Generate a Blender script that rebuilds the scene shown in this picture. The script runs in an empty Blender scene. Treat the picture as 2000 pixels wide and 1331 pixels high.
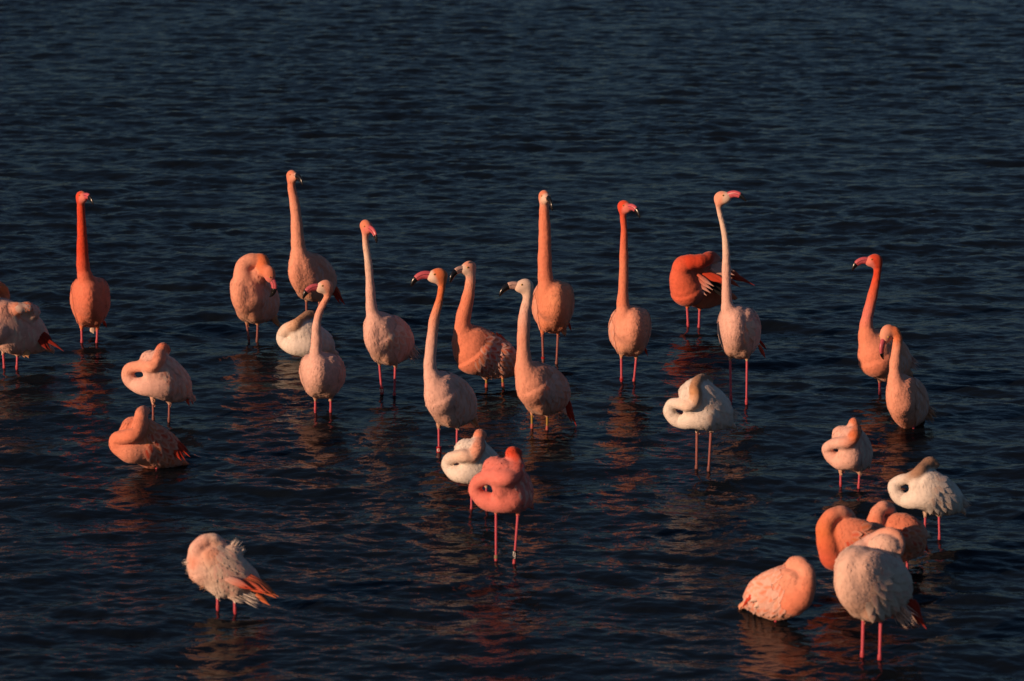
import bpy, math, random
import numpy as np
from mathutils import Vector
from mathutils.bvhtree import BVHTree

random.seed(7); rng = np.random.default_rng(7)
scn = bpy.context.scene
col = scn.collection

# ------------------------------------------------------------------ camera
FPX = 6500.0             # focal length in photograph pixels (2000 wide, 117 mm on a 36 mm sensor)
HOR = -450.0             # row of the horizon, above the frame
CAM_H = 3.6
PITCH = math.atan((665.5 - HOR) / FPX)
cam = bpy.data.cameras.new('camera'); camo = bpy.data.objects.new('camera', cam); col.objects.link(camo)
cam.sensor_width = 36; cam.sensor_fit = 'HORIZONTAL'; cam.lens = 36 * FPX / 2000
cam.clip_start = 0.5; cam.clip_end = 6000
camo.location = (0, 0, CAM_H); camo.rotation_euler = (math.pi / 2 - PITCH, 0, 0)
cam.dof.use_dof = True; cam.dof.focus_distance = 19.3; cam.dof.aperture_fstop = 4.6
scn.camera = camo

# ------------------------------------------------------------------ sky, sun, exposure
SUN_AZ = math.radians(54)    # to the left of straight behind the camera
SUN_EL = math.radians(15)
w = bpy.data.worlds.new('World'); scn.world = w; w.use_nodes = True
nt = w.node_tree; bg = nt.nodes['Background']
sky = nt.nodes.new('ShaderNodeTexSky'); sky.sky_type = 'NISHITA'; sky.sun_disc = False
sky.sun_elevation = SUN_EL; sky.sun_rotation = math.radians(180) + SUN_AZ
sky.air_density = 1.0; sky.dust_density = 0.5; sky.ozone_density = 4.2
hsv = nt.nodes.new('ShaderNodeHueSaturation'); hsv.inputs['Saturation'].default_value = 1.0    # sky saturation control, at neutral
nt.links.new(sky.outputs[0], hsv.inputs['Color']); nt.links.new(hsv.outputs[0], bg.inputs[0]); bg.inputs[1].default_value = 0.047
sl = bpy.data.lights.new('sun', 'SUN'); so = bpy.data.objects.new('sun', sl); col.objects.link(so)
sl.energy = 5.0; sl.angle = math.radians(0.55); sl.color = (1.0, 0.61, 0.385)
sdir = Vector((math.sin(SUN_AZ) * math.cos(SUN_EL), math.cos(SUN_AZ) * math.cos(SUN_EL), -math.sin(SUN_EL)))
so.rotation_euler = sdir.to_track_quat('-Z', 'Y').to_euler(); so.location = (-20, -20, 10)
vs = scn.view_settings
vs.view_transform = 'Standard'; vs.look = 'None'; vs.gamma = 1; vs.use_curve_mapping = False
vs.exposure = -0.06

# ------------------------------------------------------------------ helpers
cp, sp = math.cos(PITCH), math.sin(PITCH)
def ray(u, v):
    a = (u - 1000) / FPX; b = -(v - 665.5) / FPX
    return np.array([a, cp + b * sp, -sp + b * cp])
def on_water(u, v):
    r = ray(u, v); t = CAM_H / -r[2]
    return r * t + np.array([0, 0, CAM_H])
def on_plane(u, v, Y):
    r = ray(u, v); t = Y / r[1]
    return r * t + np.array([0, 0, CAM_H])

def mat(name): 
    m = bpy.data.materials.new(name); m.use_nodes = True
    return m, m.node_tree, m.node_tree.nodes['Principled BSDF']
def plain(name, c, rough=0.5, bump=0.0, scale=200, var=0.25):
    m, t, b = mat(name)
    b.inputs['Roughness'].default_value = rough
    tc = t.nodes.new('ShaderNodeTexCoord'); n = t.nodes.new('ShaderNodeTexNoise'); n.inputs['Scale'].default_value = scale
    t.links.new(tc.outputs['Object'], n.inputs['Vector'])
    r = t.nodes.new('ShaderNodeValToRGB')
    r.color_ramp.elements[0].position = 0.3; r.color_ramp.elements[1].position = 0.7
    r.color_ramp.elements[0].color = (*[x * (1 - var) for x in c], 1); r.color_ramp.elements[1].color = (*[min(1, x * (1 + var)) for x in c], 1)
    t.links.new(n.outputs['Fac'], r.inputs[0]); t.links.new(r.outputs[0], b.inputs['Base Color'])
    if bump:
        bn = t.nodes.new('ShaderNodeBump'); bn.inputs['Strength'].default_value = bump; bn.inputs['Distance'].default_value = 0.004
        t.links.new(n.outputs['Fac'], bn.inputs['Height']); t.links.new(bn.outputs[0], b.inputs['Normal'])
    return m

def plumage(name, lump, fine):
    m, t, b = mat(name); N = t.nodes; Lk = t.links
    at = N.new('ShaderNodeAttribute'); at.attribute_name = 'col'
    tc = N.new('ShaderNodeTexCoord')
    n1 = N.new('ShaderNodeTexNoise'); n1.inputs['Scale'].default_value = 55; n1.inputs['Detail'].default_value = 4
    n2 = N.new('ShaderNodeTexNoise'); n2.inputs['Scale'].default_value = 260; n2.inputs['Detail'].default_value = 2
    mp = N.new('ShaderNodeMapping'); mp.inputs['Scale'].default_value = (1, 1, 0.6)
    vo = N.new('ShaderNodeTexVoronoi'); vo.feature = 'SMOOTH_F1'; vo.inputs['Scale'].default_value = 42; vo.inputs['Smoothness'].default_value = 0.5
    Lk.new(tc.outputs['Object'], n1.inputs['Vector']); Lk.new(tc.outputs['Object'], n2.inputs['Vector'])
    Lk.new(tc.outputs['Object'], mp.inputs['Vector']); Lk.new(mp.outputs[0], vo.inputs['Vector'])
    mr = N.new('ShaderNodeMapRange'); mr.inputs[1].default_value = 0.3; mr.inputs[2].default_value = 0.7
    mr.inputs[3].default_value = 0.91; mr.inputs[4].default_value = 1.06
    Lk.new(n1.outputs['Fac'], mr.inputs[0])
    mx = N.new('ShaderNodeMix'); mx.data_type = 'RGBA'; mx.blend_type = 'MULTIPLY'; mx.inputs[0].default_value = 1
    Lk.new(at.outputs['Color'], mx.inputs[6]); Lk.new(mr.outputs[0], mx.inputs[7])
    Lk.new(mx.outputs[2], b.inputs['Base Color'])
    b.inputs['Roughness'].default_value = 0.85; b.inputs['Specular IOR Level'].default_value = 0.2
    b.inputs['Sheen Weight'].default_value = 0.15; b.inputs['Sheen Roughness'].default_value = 0.5
    am = N.new('ShaderNodeAttribute'); am.attribute_name = 'lump'
    ml = N.new('ShaderNodeMath'); ml.operation = 'MULTIPLY'; Lk.new(am.outputs['Fac'], ml.inputs[0]); Lk.new(vo.outputs['Distance'], ml.inputs[1])
    b1 = N.new('ShaderNodeBump'); b1.inputs['Strength'].default_value = lump; b1.inputs['Distance'].default_value = 0.02; b1.invert = True
    Lk.new(ml.outputs[0], b1.inputs['Height'])
    b2 = N.new('ShaderNodeBump'); b2.inputs['Strength'].default_value = fine; b2.inputs['Distance'].default_value = 0.006
    Lk.new(n2.outputs['Fac'], b2.inputs['Height']); Lk.new(b1.outputs[0], b2.inputs['Normal']); Lk.new(b2.outputs[0], b.inputs['Normal'])
    return m
M_BODY = plumage('plumage', 0.24, 0.25)
M_WING = plumage('wing_plumage', 0.0, 0.3)
M_BLACK = plain('bill_black', (0.008, 0.008, 0.009), 0.22)
M_BILL = {'pink': plain('bill_pink', (0.52, 0.10, 0.125), 0.38, 0.1), 'pale': plain('bill_pale', (0.55, 0.36, 0.30), 0.4, 0.1)}
M_LEG = {'pink': plain('leg_pink', (0.50, 0.075, 0.11), 0.5, 0.5, 260), 'dusky': plain('leg_dusky', (0.26, 0.085, 0.075), 0.55, 0.6, 260),
         'yellow': plain('leg_yellow', (0.30, 0.19, 0.03), 0.55, 0.5, 260)}
M_KNEE = {'pink': plain('knee_pink', (0.42, 0.05, 0.07), 0.5, 0.5, 260), 'dusky': plain('knee_dusky', (0.17, 0.06, 0.05), 0.55, 0.6, 260),
          'yellow': plain('knee_yellow', (0.36, 0.07, 0.05), 0.55, 0.5, 260)}
M_EYE = plain('eye_yellow', (0.55, 0.33, 0.08), 0.2)
M_RING = {'red': plain('ring_red', (0.33, 0.01, 0.015), 0.35), 'black': plain('ring_black', (0.01, 0.01, 0.012), 0.4), 'tan': plain('ring_tan', (0.22, 0.17, 0.09), 0.5)}
M_WHITE = plain('ring_white', (0.75, 0.75, 0.72), 0.5)

def mesh_obj(name, V, F, m, parent=None, cols=None, lump=None, smooth=True):
    me = bpy.data.meshes.new(name)
    me.from_pydata([tuple(map(float, v)) for v in V], [], [tuple(map(int, f)) for f in F]) if not isinstance(F, np.ndarray) else fast_mesh(me, V, F)
    if cols is not None:
        a = me.color_attributes.new('col', 'FLOAT_COLOR', 'POINT')
        c4 = np.ones((len(V), 4), np.float32); c4[:, :3] = cols; a.data.foreach_set('color', c4.ravel())
    if lump is not None:
        a = me.attributes.new('lump', 'FLOAT', 'POINT'); a.data.foreach_set('value', np.asarray(lump, np.float32))
    if smooth: me.polygons.foreach_set('use_smooth', np.ones(len(me.polygons), bool))
    me.materials.append(m); me.update()
    o = bpy.data.objects.new(name, me); col.objects.link(o); o.parent = parent
    return o
def fast_mesh(me, V, F):
    n, k = F.shape
    me.vertices.add(len(V)); me.vertices.foreach_set('co', np.asarray(V, np.float32).ravel())
    me.loops.add(n * k); me.loops.foreach_set('vertex_index', F.astype(np.int32).ravel())
    me.polygons.add(n); me.polygons.foreach_set('loop_start', np.arange(0, n * k, k, dtype=np.int32))
    me.update(calc_edges=True); me.validate()

def tube(path, radii, seg=12, flat=None):
    """closed tube; radii scalar per station or (a,b); returns V,F"""
    P = np.array(path, float); n = len(P); V = []; F = []
    T = np.gradient(P, axis=0); T /= np.linalg.norm(T, axis=1)[:, None] + 1e-12
    ref = np.array([1.0, 0, 0]) if flat is None else np.array(flat, float)
    for i in range(n):
        a = ref - T[i] * ref.dot(T[i]); a /= np.linalg.norm(a); b = np.cross(T[i], a)
        r = radii[i]; ra, rb = (r, r) if np.isscalar(r) else r
        for k in range(seg):
            t = 2 * math.pi * k / seg
            V.append(P[i] + a * ra * math.cos(t) + b * rb * math.sin(t))
    for i in range(n - 1):
        for k in range(seg):
            k2 = (k + 1) % seg
            F.append((i * seg + k, i * seg + k2, (i + 1) * seg + k2, (i + 1) * seg + k))
    F.append(tuple(range(seg))[::-1]); F.append(tuple((n - 1) * seg + k for k in range(seg)))
    return V, F
def ball(c, r, seg=12, rings=8):
    V = []; F = []
    for i in range(rings + 1):
        a = math.pi * i / rings
        for k in range(seg):
            t = 2 * math.pi * k / seg
            V.append((c[0] + r * math.sin(a) * math.cos(t), c[1] + r * math.sin(a) * math.sin(t), c[2] + r * math.cos(a)))
    for i in range(rings):
        for k in range(seg):
            k2 = (k + 1) % seg; F.append((i * seg + k, (i + 1) * seg + k, (i + 1) * seg + k2, i * seg + k2))
    return V, F

def catmull(P, per=6):
    P = np.array(P, float); Q = np.vstack([2 * P[0] - P[1], P, 2 * P[-1] - P[-2]]); out = []
    for i in range(1, len(Q) - 2):
        p0, p1, p2, p3 = Q[i - 1], Q[i], Q[i + 1], Q[i + 2]
        for k in range(per):
            t = k / per
            out.append(0.5 * ((2 * p1) + (p2 - p0) * t + (2 * p0 - 5 * p1 + 4 * p2 - p3) * t * t + (3 * p1 - p0 - 3 * p2 + p3) * t ** 3))
    out.append(P[-1])
    return np.array(out)

# ------------------------------------------------------------------ water
def waves(X, Y):
    r = np.random.default_rng(11); Z = np.zeros_like(X)
    comps = []
    for lam0, lam1, n, slope, spread in ((0.5, 1.3, 34, 0.050, 0.45), (0.18, 0.5, 70, 0.085, 0.6), (0.07, 0.18, 100, 0.098, 0.75)):
        for _ in range(n):
            lam = math.exp(r.uniform(math.log(lam0), math.log(lam1))); th = r.normal(0.16, spread)
            k = 2 * math.pi / lam
            comps.append((k * math.sin(th), k * math.cos(th), r.uniform(0, 6.283), slope / k * math.sqrt(2.0 / n)))
    D = np.hypot(X, Y); fade = np.clip(1.25 - D / 400, 0, 1)
    # gusts: patches of rougher and calmer water
    g = np.zeros_like(X)
    for _ in range(14):
        lam = r.uniform(2.5, 9); th = r.uniform(0, 6.283); g += np.sin((X * math.sin(th) + Y * math.cos(th) * 0.6) * 6.283 / lam + r.uniform(0, 6.283))
    g = (1 + 0.055 * g) * (1 + 0.65 * np.clip((D - 20) / 20, 0, 1))
    for kx, ky, ph, a in comps:
        q = kx * X + ky * Y + ph
        Z += a * (np.sin(q) + 0.18 * np.cos(2 * q))
    return Z * fade * np.clip(g, 0.45, 1.6)

LEGS_AT = [(8.5, 722), (33, 721), (160, 671), (189, 672), (299.5, 822), (330, 824), (290, 914), (310, 914), (425.5, 1192), (459.5, 1198), (486, 664), (502, 668), (599, 640), (623, 642), (598, 698), (616, 698), (616, 803), (646, 806), (746, 772), (770, 775), (857.5, 888), (892, 889), (950, 758), (983, 757), (1039, 838), (1068.5, 842), (1061, 706), (1087, 713), (921, 998), (951, 1001), (969, 1100), (1004, 1104), (1214, 744), (1238, 747), (1344, 637), (1365, 642), (1427.5, 782), (1458, 789), (1360.5, 918), (1384, 921), (1718.5, 772), (1748, 774), (1762, 838), (1784, 838), (1642, 949), (1677, 955), (1806, 1050), (1835, 1056), (1650, 1152), (1676, 1152), (1750, 1114), (1772, 1114), (1684, 1284), (1718, 1291), (1515, 1216), (1534, 1216)]
def build_water():
    nc = 400; ang = np.radians(np.linspace(-12.5, 12.5, nc))
    D = [11.2]
    while D[-1] < 58: D.append(D[-1] * 1.0011)
    while D[-1] < 5000: D.append(D[-1] * 1.03)
    D = np.array(D); A, R = np.meshgrid(ang, D)
    X = np.tan(A) * R; Y = R.copy(); Z = waves(X, Y)
    # small rings where legs and bellies break the surface
    for (u, v) in LEGS_AT:
        p = on_water(u, v); m = (np.abs(X - p[0]) < .4) & (np.abs(Y - p[1]) < .4); rr = np.hypot(X[m] - p[0], Y[m] - p[1])
        Z[m] = Z[m] * (1 - .45 * np.exp(-(rr / .12) ** 2)) + .0035 * np.cos(rr * 6.283 / .085) * np.exp(-rr / .11)
    V = np.stack([X, Y, Z], -1).reshape(-1, 3); nr = len(D)
    i = np.arange(nr * nc).reshape(nr, nc)
    F = np.stack([i[:-1, :-1], i[:-1, 1:], i[1:, 1:], i[1:, :-1]], -1).reshape(-1, 4)
    # plain skirt of the same lake beyond the fan of waves
    me_off = len(V); t = math.tan(math.radians(12.5)); far = D[-1]
    sk = []; sf = []
    for s in (-1, 1):
        b = me_off + len(sk)
        edge = i[:, 0] if s < 0 else i[:, -1]
        sk += [(s * (t * d + 60 + d), d * 0.8 - 40, 0.0) for d in D]
        for j in range(nr - 1):
            q = (edge[j], edge[j + 1], b + j + 1, b + j); sf.append(q if s < 0 else q[::-1])
    b0 = me_off; b1 = me_off + nr
    V = np.vstack([V, np.array(sk)]); F = np.vstack([F, np.array(sf)])
    extra = np.array([(0, -40, 0.0)]); V = np.vstack([V, extra]); e = len(V) - 1
    nf = [(e, b1, i[0, -1], i[0, nc // 2]), (e, i[0, nc // 2], i[0, 0], b0)]
    F = np.vstack([F, np.array(nf)])
    m, tr, b = mat('lake_water'); N = tr.nodes; Lk = tr.links
    b.inputs['Base Color'].default_value = (0.004, 0.007, 0.011, 1); b.inputs['Roughness'].default_value = 0.06; b.inputs['IOR'].default_value = 1.333
    tc = N.new('ShaderNodeTexCoord'); mp = N.new('ShaderNodeMapping'); mp.inputs['Scale'].default_value = (1, 1.3, 1)
    n1 = N.new('ShaderNodeTexNoise'); n1.inputs['Scale'].default_value = 14; n1.inputs['Detail'].default_value = 3
    Lk.new(tc.outputs['Object'], mp.inputs[0]); Lk.new(mp.outputs[0], n1.inputs['Vector'])
    bn = N.new('ShaderNodeBump'); bn.inputs['Strength'].default_value = 0.35; bn.inputs['Distance'].default_value = 0.02
    Lk.new(n1.outputs['Fac'], bn.inputs['Height']); Lk.new(bn.outputs[0], b.inputs['Normal'])
    # dark diffuse mixed in evenly to dim the surface reflections
    df = N.new('ShaderNodeBsdfDiffuse'); df.inputs['Color'].default_value = (0.006, 0.009, 0.013, 1); Lk.new(bn.outputs[0], df.inputs['Normal'])
    ms = N.new('ShaderNodeMixShader'); ms.inputs[0].default_value = 0.50; Lk.new(b.outputs[0], ms.inputs[1]); Lk.new(df.outputs[0], ms.inputs[2])
    Lk.new(ms.outputs[0], N['Material Output'].inputs['Surface'])
    o = mesh_obj('water', V, F, m); o['kind'] = 'structure'
build_water()

# ------------------------------------------------------------------ signed-distance bird bodies
VOX = 0.006
class Field:
    def __init__(s, lo, hi):
        s.lo = np.array(lo) - 3 * VOX; s.n = np.ceil((np.array(hi) + 3 * VOX - s.lo) / VOX).astype(int) + 1
        s.ax = [(s.lo[i] + VOX * np.arange(s.n[i])).astype(np.float32) for i in range(3)]
    def new(s): return np.full(s.n, 0.25, np.float32)
    def sub(s, lo, hi):
        sl_ = []
        for i in range(3):
            a = int(max(0, math.floor((lo[i] - s.lo[i]) / VOX))); b = int(min(s.n[i], math.ceil((hi[i] - s.lo[i]) / VOX) + 1)); sl_.append(slice(a, max(a, b)))
        sl_ = tuple(sl_)
        g = np.meshgrid(*[s.ax[i][sl_[i]] for i in range(3)], indexing='ij', sparse=True)
        return sl_, g
def smin(a, b, k):
    h = np.clip(k - np.abs(a - b), 0, None) / k
    return np.minimum(a, b) - h * h * k * 0.25

def add_ellipsoid(fl, G, c, R, rad, scale, k):
    """c centre (world rel.), R rows = axes (unscaled bird frame), rad radii, scale = world-axis scale"""
    ext = np.sqrt(((R * np.array(rad)[:, None]) ** 2).sum(0)) * scale + k + 3 * VOX
    sl_, g = fl.sub(c - ext, c + ext)
    p = [(g[i] - c[i]) / scale[i] for i in range(3)]
    q = [R[a, 0] * p[0] + R[a, 1] * p[1] + R[a, 2] * p[2] for a in range(3)]
    k0 = np.sqrt(sum((q[a] / rad[a]) ** 2 for a in range(3))); k1 = np.sqrt(sum((q[a] / rad[a] ** 2) ** 2 for a in range(3)))
    d = k0 * (k0 - 1) / np.maximum(k1, 1e-6) * min(scale)
    G[sl_] = smin(G[sl_], d.astype(np.float32), k)
def add_chain(fl, G, P, r, k, T=None, tv=None):
    for i in range(len(P) - 1):
        a, b = P[i], P[i + 1]; rm = max(r[i], r[i + 1]) + k + 3 * VOX
        sl_, g = fl.sub(np.minimum(a, b) - rm, np.maximum(a, b) + rm)
        ab = b - a; L2 = max(ab.dot(ab), 1e-9)
        t = np.clip(((g[0] - a[0]) * ab[0] + (g[1] - a[1]) * ab[1] + (g[2] - a[2]) * ab[2]) / L2, 0, 1)
        d = np.sqrt((g[0] - a[0] - t * ab[0]) ** 2 + (g[1] - a[1] - t * ab[1]) ** 2 + (g[2] - a[2] - t * ab[2]) ** 2) - (r[i] + t * (r[i + 1] - r[i]))
        d = d.astype(np.float32)
        if T is not None:
            better = d < G[sl_]; tt = (tv[i] + t * (tv[i + 1] - tv[i])).astype(np.float32)
            T[sl_] = np.where(better, tt, T[sl_])
        G[sl_] = np.minimum(G[sl_], d) if k <= 0 else smin(G[sl_], d, k)

def surface_nets(fl, S):
    neg = S < 0
    def cs(a, o): return a[o[0]:a.shape[0] - 1 + o[0], o[1]:a.shape[1] - 1 + o[1], o[2]:a.shape[2] - 1 + o[2]]
    corners = [(i, j, k) for i in (0, 1) for j in (0, 1) for k in (0, 1)]
    cnt = sum(cs(neg, o).astype(np.int8) for o in corners)
    act = np.argwhere((cnt > 0) & (cnt < 8)); n = len(act)
    idx = np.full(np.array(S.shape) - 1, -1, np.int32); idx[tuple(act.T)] = np.arange(n)
    val = {o: S[act[:, 0] + o[0], act[:, 1] + o[1], act[:, 2] + o[2]] for o in corners}
    acc = np.zeros((n, 3)); num = np.zeros(n)
    for o in corners:
        for ax in range(3):
            if o[ax] == 0:
                o2 = tuple(1 if i == ax else o[i] for i in range(3)); a, b = val[o], val[o2]
                m = (a < 0) != (b < 0); t = np.where(m, a / np.where(m, a - b, 1), 0)
                p = np.tile(np.array(o, float), (n, 1)); p[:, ax] += t
                acc += p * m[:, None]; num += m
    V = fl.lo + VOX * (act + acc / num[:, None])
    F = []
    for ax in range(3):
        b_, c_ = (ax + 1) % 3, (ax + 2) % 3
        A = np.moveaxis(neg, (ax, b_, c_), (0, 1, 2)); I = np.moveaxis(idx, (ax, b_, c_), (0, 1, 2))
        ch = A[:-1, 1:-1, 1:-1] != A[1:, 1:-1, 1:-1]; e = np.argwhere(ch)
        x, y, z = e[:, 0], e[:, 1] + 1, e[:, 2] + 1
        q = np.stack([I[x, y - 1, z - 1], I[x, y, z - 1], I[x, y, z], I[x, y - 1, z]], 1)
        inside = A[x, y, z]
        q[~inside] = q[~inside][:, ::-1]
        F.append(q)
    F = np.vstack(F)
    return V, F[(F >= 0).all(1)], act

# ------------------------------------------------------------------ colours (base colours of the plumage)
C = dict(white=(.74, .67, .60), cream=(.74, .56, .45), pale=(.74, .45, .37), peach=(.76, .345, .235), salmon=(.72, .24, .14),
         orange=(.72, .19, .07), red=(.64, .065, .025), coral=(.68, .135, .07), rose=(.72, .21, .17), brown=(.32, .19, .125),
         tan=(.54, .28, .14), black=(.012, .010, .010), scarlet=(.36, .022, .010), darkred=(.22, .014, .008))  # last entry: tail red darkened, its shade put into the colour
def cc(x): return np.array(C[x] if isinstance(x, str) else x, float)

TEMPLATE = [  # centre, radii in units of the body's half length, half width, half height
    ((-.02, 0, -.03), (.82, .88, .95), 1), ((.34, 0, -.02), (.66, .72, .88), 1), ((-.50, 0, .08), (.62, .71, .70), 1),
    ((-.04, .52, .22), (.82, .45, .66), 1), ((-.04, -.52, .22), (.82, .45, .66), 1),
    ((.02, .36, -.60), (.32, .32, .38), 0), ((.02, -.36, -.60), (.32, .32, .38), 0), ((-.98, 0, -.02), (.42, .30, .17), 0)]
L0, W0, H0 = .225, .118, .132

def feather(bvh, root, dirv, perp, castdir, length, width, lift, ca, cb, V, F, Cl):
    ns = 6; base = len(V); tmp = []
    for i in range(ns):
        t = i / (ns - 1); wd = width * (0.55 + 0.45 * math.sin(math.pi * min(1, t * 1.15 + .12))) * (1 if t < .7 else math.sqrt(max(0, 1 - ((t - .7) / .3) ** 2)) * .92 + .08)
        for j in (-1, 0, 1):
            p = root + dirv * (t * length) + perp * (j * wd)
            h, nrm, _, _ = bvh.ray_cast(Vector(p + castdir * 0.35), Vector(-castdir))
            if h is None: return False
            q = np.array(h) + np.array(nrm) * (0.0022 + lift * t * t + (0.0022 if j == 0 else 0))
            tmp.append((q, ca if j == 0 and t < .8 else cb)); nlast = np.array(nrm)
    P = np.array([x[0] for x in tmp]).reshape(ns, 3, 3)
    if np.abs(np.diff(P, axis=0)).max() > length * .75: return False
    for q, c in tmp: V.append(q); Cl.append(c)
    flip = np.cross(P[2, 2] - P[2, 0], P[4, 1] - P[1, 1]).dot(nlast) < 0
    for i in range(ns - 1):
        for j in range(2):
            q = (base + i * 3 + j, base + i * 3 + j + 1, base + (i + 1) * 3 + j + 1, base + (i + 1) * 3 + j); F.append(q[::-1] if flip else q)
    return True

def blade(p0, p1, width, c0, c1, parent, name='tail_feather', sag=0.0, nrm=(0.2, -1, 0.3)):
    p0, p1 = np.array(p0), np.array(p1); ax = p1 - p0; L = np.linalg.norm(ax); ax /= L
    n = np.array(nrm, float); n -= ax * n.dot(ax); n /= np.linalg.norm(n); s = np.cross(ax, n)
    V = []; Cl = []; F = []; ns = 8
    for side in (1, -1):
        for i in range(ns):
            t = i / (ns - 1); wd = width * (0.62 + 0.38 * math.sin(math.pi * min(1, t * 1.1))) * (1 if t < .45 else max(0, 1 - ((t - .45) / .55) ** 1.7) + .04)
            for j in (-1, -.5, 0, .5, 1):
                V.append(p0 + ax * L * t + s * wd * j + n * (0.004 * (1 - j * j) + side * 0.0011) + np.array([0, 0, -sag * t * t])); Cl.append(c0 + (c1 - c0) * t)
    o2 = ns * 5
    for i in range(ns - 1):
        for j in range(4):
            a = i * 5 + j; F.append((a, a + 1, a + 6, a + 5)); F.append((o2 + a, o2 + a + 5, o2 + a + 6, o2 + a + 1))
        for a, b in ((i * 5, i * 5 + 5), (i * 5 + 9, i * 5 + 4)): F.append((a, b, o2 + b, o2 + a))
    return mesh_obj(name, V, F, M_WING, parent, cols=np.array(Cl))

def tuft(p0, p1, spread, ca, cb, parent, n=70, rnd=random.Random(5)):
    V = []; F = []; Cl = []; p0 = np.array(p0); p1 = np.array(p1); L = np.linalg.norm(p1 - p0); up = np.array([0.1, 0.2, 1.0])
    ax = (p1 - p0) / L; s1 = np.cross(ax, up); s1 /= np.linalg.norm(s1); s2 = np.cross(ax, s1)
    for _ in range(n):
        a, b = rnd.gauss(0, .45), rnd.gauss(0, .45); l = L * rnd.uniform(.6, 1.08); q0 = p0 + (s1 * a + s2 * b) * spread * .8
        q1 = p0 + ax * l + (s1 * (a * 1.1 + rnd.gauss(0, .2)) + s2 * (b * 1.1 + rnd.gauss(0, .2))) * spread; w = spread * rnd.uniform(.05, .11)
        sd = np.cross(q1 - q0, s1 * rnd.uniform(-1, 1) + s2 * rnd.uniform(-1, 1)); sd /= np.linalg.norm(sd) + 1e-9; i = len(V); m = (q0 + q1) / 2 + s2 * rnd.gauss(0, .1) * spread
        V += [q0 - sd * w, q0 + sd * w, m + sd * w * .9, m - sd * w * .9, q1]; F += [(i, i + 1, i + 2, i + 3), (i + 3, i + 2, i + 4)]
        k = rnd.uniform(.85, 1.1); Cl += [np.minimum(ca * k, .8)] * 2 + [np.minimum((ca + cb) / 2 * k, .8)] * 2 + [np.minimum(cb * k, .8)]
    return mesh_obj('feather_tuft', V, F, M_WING, parent, cols=np.array(Cl))

def ring_text(txt, P, ax, r, hgt, parent, vertical):
    cu = bpy.data.curves.new('ring_lettering', 'FONT'); cu.body = txt; cu.align_x = 'CENTER'; cu.align_y = 'CENTER'; cu.size = 1
    cu.offset = 0.02
    to = bpy.data.objects.new('ring_lettering', cu); col.objects.link(to)
    me = bpy.data.meshes.new_from_object(to.evaluated_get(bpy.context.evaluated_depsgraph_get()))
    bpy.data.objects.remove(to); bpy.data.curves.remove(cu)
    V = np.zeros(len(me.vertices) * 3); me.vertices.foreach_get('co', V); V = V.reshape(-1, 3)
    F = [tuple(p.vertices) for p in me.polygons]
    xy = V[:, :2]; sz = np.ptp(xy, axis=0); xy = xy - (xy.max(0) + xy.min(0)) / 2
    if vertical:
        k = hgt * .8 / sz[0]; a = xy[:, 1] * -k * 1.0; z = xy[:, 0] * k
    else:
        k = hgt * .5 / sz[1]; a = xy[:, 0] * k; z = xy[:, 1] * k
    th = a / (r + .0006) - .3; rr = r + .0008
    out = np.stack([P[0] + rr * np.sin(th), P[1] - rr * np.cos(th), P[2] + z], 1)
    return mesh_obj('ring_lettering', out, F, M_WHITE, parent, smooth=False)

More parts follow.
